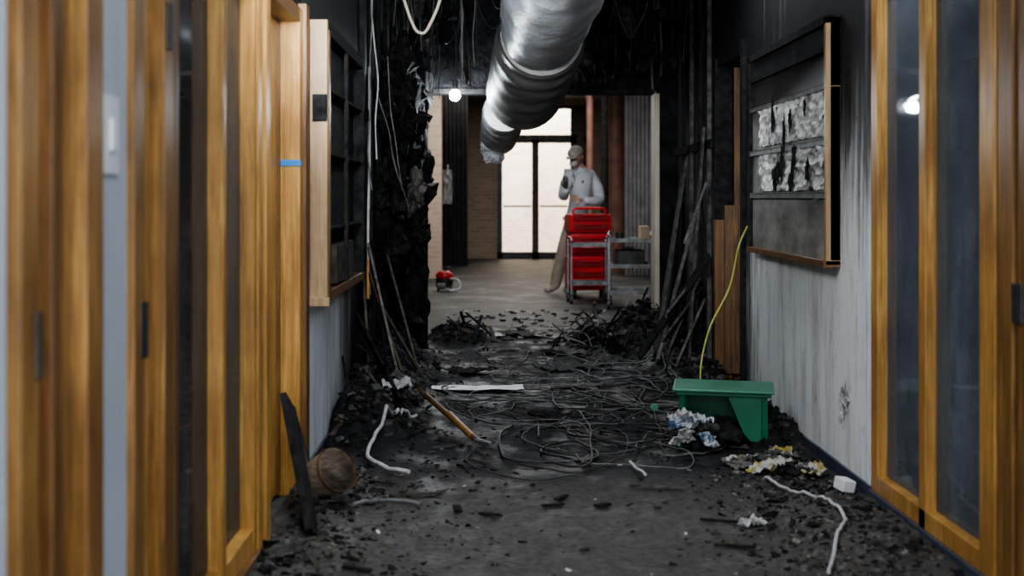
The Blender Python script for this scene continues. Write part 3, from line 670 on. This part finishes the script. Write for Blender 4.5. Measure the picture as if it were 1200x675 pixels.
b=B('tank'); b.tube([(0,0,.06),(0,0,.20)],[.13,.14],DKMETAL,24); b.tube([(-.10,-.20,.09),(.02,-.20,.09)],.05,GREYC,16); b.done(sv)
b=B('lid'); b.blob((0,0,.24),(.14,.14,.09),RED,0,0,smooth=True); b.tube(crom([(0,-.05,.32),(.06,-.05,.38),(.12,-.05,.32)]),.015,BLACKC); b.done(sv)
b=B('hose'); b.tube(crom([(.10,-.1,.2),(.22,-.2,.18),(.24,-.3,.05),(.08,-.36,.03)]),.020,WHITEC); b.done(sv)
b=B('wheels')
for x in (-.11,.09): b.tube([(x,-.08,.05),(x+.03,-.08,.05)],.05,BLACKC,16)
b.done(sv)

# ------------------------------------------------------------------ person
per=bpy.data.objects.new('worker_person',None); COL.objects.link(per)
SWEAT=pm('grey_sweatshirt',(.50,.53,.57),(.62,.65,.69),s=8,rough=.85,bmp=.4,dist=.02)
KHAKI=pm('khaki_trousers',(.26,.22,.17),(.36,.31,.25),s=7,rough=.85,bmp=.4,dist=.02)
SKIN=pm('skin',(.42,.25,.18),(.50,.31,.23),s=12,rough=.5); SHOE=pm('tan_boot',(.22,.18,.14),(.42,.38,.33),s=9,rough=.7)
GLOVE=pm('dark_glove',(.03,.03,.03),(.06,.055,.05),rough=.7)
def skinned(name,V,E,Rr,root,sub=2):
    me=bpy.data.meshes.new(name+'_sk'); me.from_pydata(V,E,[]); o=bpy.data.objects.new(name+'_sk',me); COL.objects.link(o)
    md=o.modifiers.new('s','SKIN'); md.use_smooth_shade=True
    for i,r in enumerate(Rr):
        sv=me.skin_vertices[0].data[i]; sv.radius=r if isinstance(r,tuple) else (r,r); sv.use_root=(i==root)
    ss=o.modifiers.new('u','SUBSURF'); ss.levels=sub; ss.render_levels=sub
    dg=bpy.context.evaluated_depsgraph_get(); dg.update(); m2=bpy.data.meshes.new_from_object(o.evaluated_get(dg))
    bpy.data.objects.remove(o); r=bpy.data.objects.new(name,m2); m2.name=name; COL.objects.link(r); r.parent=per
    for p in m2.polygons: p.use_smooth=True
    return r
V=[(1.13,20.10,.97),(1.14,20.10,1.12),(1.17,20.09,1.30),(1.18,20.08,1.46),(1.17,20.06,1.58),(1.15,20.03,1.67),(1.13,20.01,1.73),
   (1.03,20.00,1.54),(.96,19.95,1.40),(.94,19.93,1.24),(.95,19.82,1.30),(.97,19.72,1.37),
   (1.33,20.12,1.54),(1.40,20.10,1.38),(1.42,20.04,1.22),(1.33,19.90,1.20),(1.20,19.80,1.22),
   (1.05,20.07,.88),(.99,20.02,.70),(.93,19.98,.52),(.88,20.0,.30),(.845,20.03,.12),(.80,20.0,.065),(.70,19.93,.05),
   (1.21,20.12,.88),(1.19,20.10,.70),(1.16,20.08,.52),(1.12,20.12,.30),(1.09,20.16,.12),(1.04,20.12,.065),(.95,20.05,.05)]
E=[(0,1),(1,2),(2,3),(3,4),(4,5),(5,6),(3,7),(7,8),(8,9),(9,10),(10,11),(3,12),(12,13),(13,14),(14,15),(15,16),
   (0,17),(17,18),(18,19),(19,20),(20,21),(21,22),(22,23),(0,24),(24,25),(25,26),(26,27),(27,28),(28,29),(29,30)]
R=[(.17,.13),(.18,.14),(.19,.14),(.19,.135),(.12,.10),(.066,.066),(.055,.055),
   .095,.088,.078,.066,.048,.095,.09,.08,.068,.048,
   .11,.105,.09,.085,.08,.05,.040,.11,.105,.09,.085,.08,.05,.040]
body=skinned('body',V,E,R,0)
me=body.data; me.materials.clear()
for mm in (KHAKI,SWEAT,SKIN,SHOE): me.materials.append(mm)
for p in me.polygons:
    c=p.center
    arm=(c.y<19.97 and c.z>1.05)
    if c.z<.13: k=3
    elif c.z<.99 and not arm: k=0
    elif c.z>1.64 and abs(c.x-1.14)<.1: k=2
    else: k=1
    p.material_index=k
def hand(name,w,fd,sd,mat,curl=.5):
    w=Vector(w); fd=Vector(fd).normalized(); sd=Vector(sd); sd=(sd-fd*sd.dot(fd)).normalized(); nd=fd.cross(sd).normalized()
    V=[w,w+fd*.045,w+fd*.075]; E=[(0,1),(1,2)]; R=[(.028,.022),(.036,.02),(.036,.018)]
    for k,(o,L) in enumerate([(-.030,.070),(-.010,.082),(.011,.076),(.031,.060)]):
        a=w+fd*.085+sd*o; i=len(V)
        q1=a+fd*L*.45+nd*.01; q2=q1+(fd*math.cos(curl)+nd*math.sin(curl))*L*.35; q3=q2+(fd*math.cos(2*curl)+nd*math.sin(2*curl))*L*.3
        V+=[a,q1,q2,q3]; E+=[(2,i),(i,i+1),(i+1,i+2),(i+2,i+3)]; R+=[.0095,.009,.0085,.007]
    i=len(V); t0=w+fd*.03-sd*.035; V+=[t0,t0+(fd*.6-sd*.6+nd*.3)*.04,t0+(fd*.9-sd*.5+nd*.6)*.07]; E+=[(1,i),(i,i+1),(i+1,i+2)]; R+=[.013,.011,.009]
    o=skinned(name,[tuple(v) for v in V],E,R,0,2); o.data.materials.clear(); o.data.materials.append(mat); return o
hand('hand_right',(.97,19.71,1.375),(-.15,-.3,1),(1,-.3,0),GLOVE,.6)
hand('hand_left',(1.19,19.79,1.225),(-1,-.3,.25),(0,.3,1),SKIN,.5)
b=B('sweatshirt_hem')
b.tube([(1.13,20.10,.955),(1.13,20.10,1.01)],[.19,.19],SWEAT,28,False); b.v=[(x,20.10+(y-20.10)*.8,z) for x,y,z in b.v]; b.done(per)
b=B('chest_lettering')
s_=Vector((1,-.35,0)).normalized()
for row,zz in enumerate((1.46,1.40)):
    for i in range(5 if row==0 else 4):
        c=Vector((1.12,19.945,zz))+s_*(i*.035-.06); b.obox(c,(.022,.012,.035),(0,0,-.33),GLOVE)
b.done(per)
hd=bpy.data.objects.new('head',None); COL.objects.link(hd); hd.parent=per; hd.location=(1.115,19.985,1.785); hd.rotation_euler=Euler((math.radians(22),0,math.radians(-36)),'XYZ'); hd.scale=(1.13,1.13,1.06)
b=B('skull'); vs=[];nu,nv=32,24
for j in range(nv+1):
    t=math.pi*j/nv
    for i in range(nu):
        p=2*math.pi*i/nu; x=math.sin(t)*math.cos(p)*.078; yy=math.sin(t)*math.sin(p)*.098; z=math.cos(t)*.125
        if z<-.02: x*=1+(z+.02)*2.6; yy=yy*(1+(z+.02)*1.6) if yy>0 else yy*(1+(z+.02)*.8)
        if yy<0:
            yy-=.026*math.exp(-((x/.014)**2+((z+.012)/.026)**2))
            yy+=.012*math.exp(-(((abs(x)-.032)/.016)**2+((z-.012)/.014)**2))
            yy-=.006*math.exp(-((x/.03)**2+((z+.058)/.012)**2))
            yy-=.008*math.exp(-((x/.03)**2+((z+.10)/.02)**2))
        vs.append((x,yy,z))
b.add(vs,[(j*nu+i,(j+1)*nu+i,(j+1)*nu+(i+1)%nu,j*nu+(i+1)%nu) for j in range(nv) for i in range(nu)],SKIN,True); b.done(hd)
EYE=pm('eye_white',(.7,.7,.7),(.8,.8,.8)); HAIR=pm('brown_hair',(.05,.03,.02),(.12,.08,.05),s=40,rough=.7); LIP=pm('lips',(.30,.13,.11),(.35,.16,.13))
b=B('eyes')
for sx in (-1,1): b.blob((sx*.032,-.082,.012),(.014,.01,.010),EYE,0,0,smooth=True); b.blob((sx*.032,-.091,.012),(.006,.003,.006),GLOVE,0,0); b.tube([(sx*.018,-.094,.032),(sx*.048,-.086,.034)],.004,HAIR)
b.done(hd)
b=B('mouth'); b.blob((0,-.092,-.058),(.024,.008,.008),LIP,0,0,smooth=True); b.done(hd)
b=B('dust_mask'); MASK=pm('mask_fabric',(.50,.49,.47),(.62,.61,.59),s=20,rough=.8)
b.blob((0,-.078,-.052),(.052,.052,.050),MASK,0,.03,smooth=True)
b.tube(crom([(-.045,-.075,-.045),(-.080,-.01,-.01),(-.082,.04,.01)]),.004,GLOVE,6); b.tube(crom([(.045,-.075,-.045),(.080,-.01,-.01),(.082,.04,.01)]),.004,GLOVE,6); b.done(hd)
b=B('ears')
for sx in (-1,1): b.blob((sx*.080,.008,-.005),(.010,.020,.033),SKIN,0,.05,smooth=True)
b.done(hd)
b=B('hair'); b.blob((0,.022,.015),(.082,.092,.10),HAIR,1,.05,smooth=True); b.done(hd)
b=B('cap'); CAP=pm('tan_cap',(.30,.27,.22),(.50,.47,.41),rough=.8,s=16)
vs=[];nu,nv=32,10
for j in range(nv+1):
    t=math.pi/2*j/nv
    for i in range(nu):
        p=2*math.pi*i/nu; vs.append((math.sin(t)*math.cos(p)*.09,math.sin(t)*math.sin(p)*.108,.045+math.cos(t)*.095))
b.add(vs,[(j*nu+i,(j+1)*nu+i,(j+1)*nu+(i+1)%nu,j*nu+(i+1)%nu) for j in range(nv) for i in range(nu)],CAP,True)
vs=[(.085*math.cos(math.pi+math.pi*k/16)*(1 if q==0 else .85),(-.06 if q==0 else -.075)+( .05 if q==0 else .09)*math.sin(math.pi+math.pi*k/16),.045-(0 if q==0 else .012)) for q in (0,1) for k in range(17)]
b.add(vs,[(k,k+1,18+k,17+k) for k in range(16)],CAP,True); b.done(hd)

# ------------------------------------------------------------------ lights
def area(name,loc,sx,sy,power,col,rot=(0,0,0),aim=None,spread=None):
    l=bpy.data.lights.new(name,'AREA'); l.shape='RECTANGLE'; l.size=sx; l.size_y=sy; l.energy=power; l.color=col
    if spread: l.spread=math.radians(spread)
    o=bpy.data.objects.new(name,l); COL.objects.link(o); o.location=loc; o.rotation_euler=rot
    if aim: o.rotation_euler=(Vector(aim)-Vector(loc)).to_track_quat('-Z','Y').to_euler()
    return o
area('fill_corridor_near',(.35,1.2,3.05),1.2,.6,66,(.88,.94,1),(math.radians(30),0,0))  # added overhead fill for the near corridor, no fixture, out of view
area('lamp_corridor_mid',(-.45,5.2,2.75),.25,1.4,54,(.90,.95,1),aim=(1.5,7.4,.6))  # added unseen fill, aimed to brighten the right wall
area('fill_left_wall',(1.2,6.0,2.8),.25,1.0,18,(.90,.95,1),aim=(-.8,7.6,.5))  # added unseen fill, aimed to brighten the lower left wall
area('fill_duct',(-.35,5.0,2.05),.35,.25,30,(.90,.95,1),aim=(.35,10.2,2.40),spread=65)  # added fill out of view, lifts the duct from below and in front
area('fill_corridor_far',(1.1,8.8,2.85),.25,1.0,12,(.88,.94,1))  # added overhead fill for the far corridor, no fixture modelled
area('fill_front',(.35,-1.0,1.6),2.2,2.4,105,(.84,.92,1),(math.radians(90),0,0))  # added frontal fill panel behind the camera
area('fill_room_right',(2.9,6.5,3.1),1,1,260,(.80,.9,1)); area('fill_room_left',(-2.1,6.5,3.1),1,1,190,(.92,.94,1))  # added unseen fills that brighten the side rooms seen through the glass
area('lamp_lobby_a',(.3,17,3.2),2.5,1.5,95,(.95,.97,1)); area('lamp_lobby_b',(.6,22.5,3.2),3,1.5,130,(1,.96,.9)); area('lamp_lobby_c',(.5,28,3.2),3,1.5,70,(1,.95,.88))
area('daylight_outside',(1.0,33.5,4.5),4,2,1050,(1,.97,.92),(math.radians(60),0,0))
pl=bpy.data.lights.new('work_bulb','POINT'); pl.energy=40; pl.color=(.85,.93,1); pl.shadow_soft_size=.05
po=bpy.data.objects.new('work_bulb',pl); COL.objects.link(po); po.location=(-.295,YE-.12,2.0)
w=bpy.data.worlds.new('World'); scene.world=w; w.use_nodes=True
w.node_tree.nodes['Background'].inputs[0].default_value=(.62,.74,.9,1); w.node_tree.nodes['Background'].inputs[1].default_value=.5

# ------------------------------------------------------------------ camera
cd=bpy.data.cameras.new('camera'); cam=bpy.data.objects.new('camera',cd); COL.objects.link(cam)
cam.location=(0,0,1.25); cam.rotation_euler=(math.radians(90),0,0)
cd.sensor_width=36; cd.lens=54; cd.shift_x=25/1200; cd.shift_y=-105.5/1200
cd.dof.use_dof=True; cd.dof.focus_distance=9; cd.dof.aperture_fstop=2.8
cd.clip_end=200
scene.camera=cam
scene.view_settings.view_transform='AgX'
try: scene.view_settings.look='AgX - Medium High Contrast'
except Exception as e: print(e)
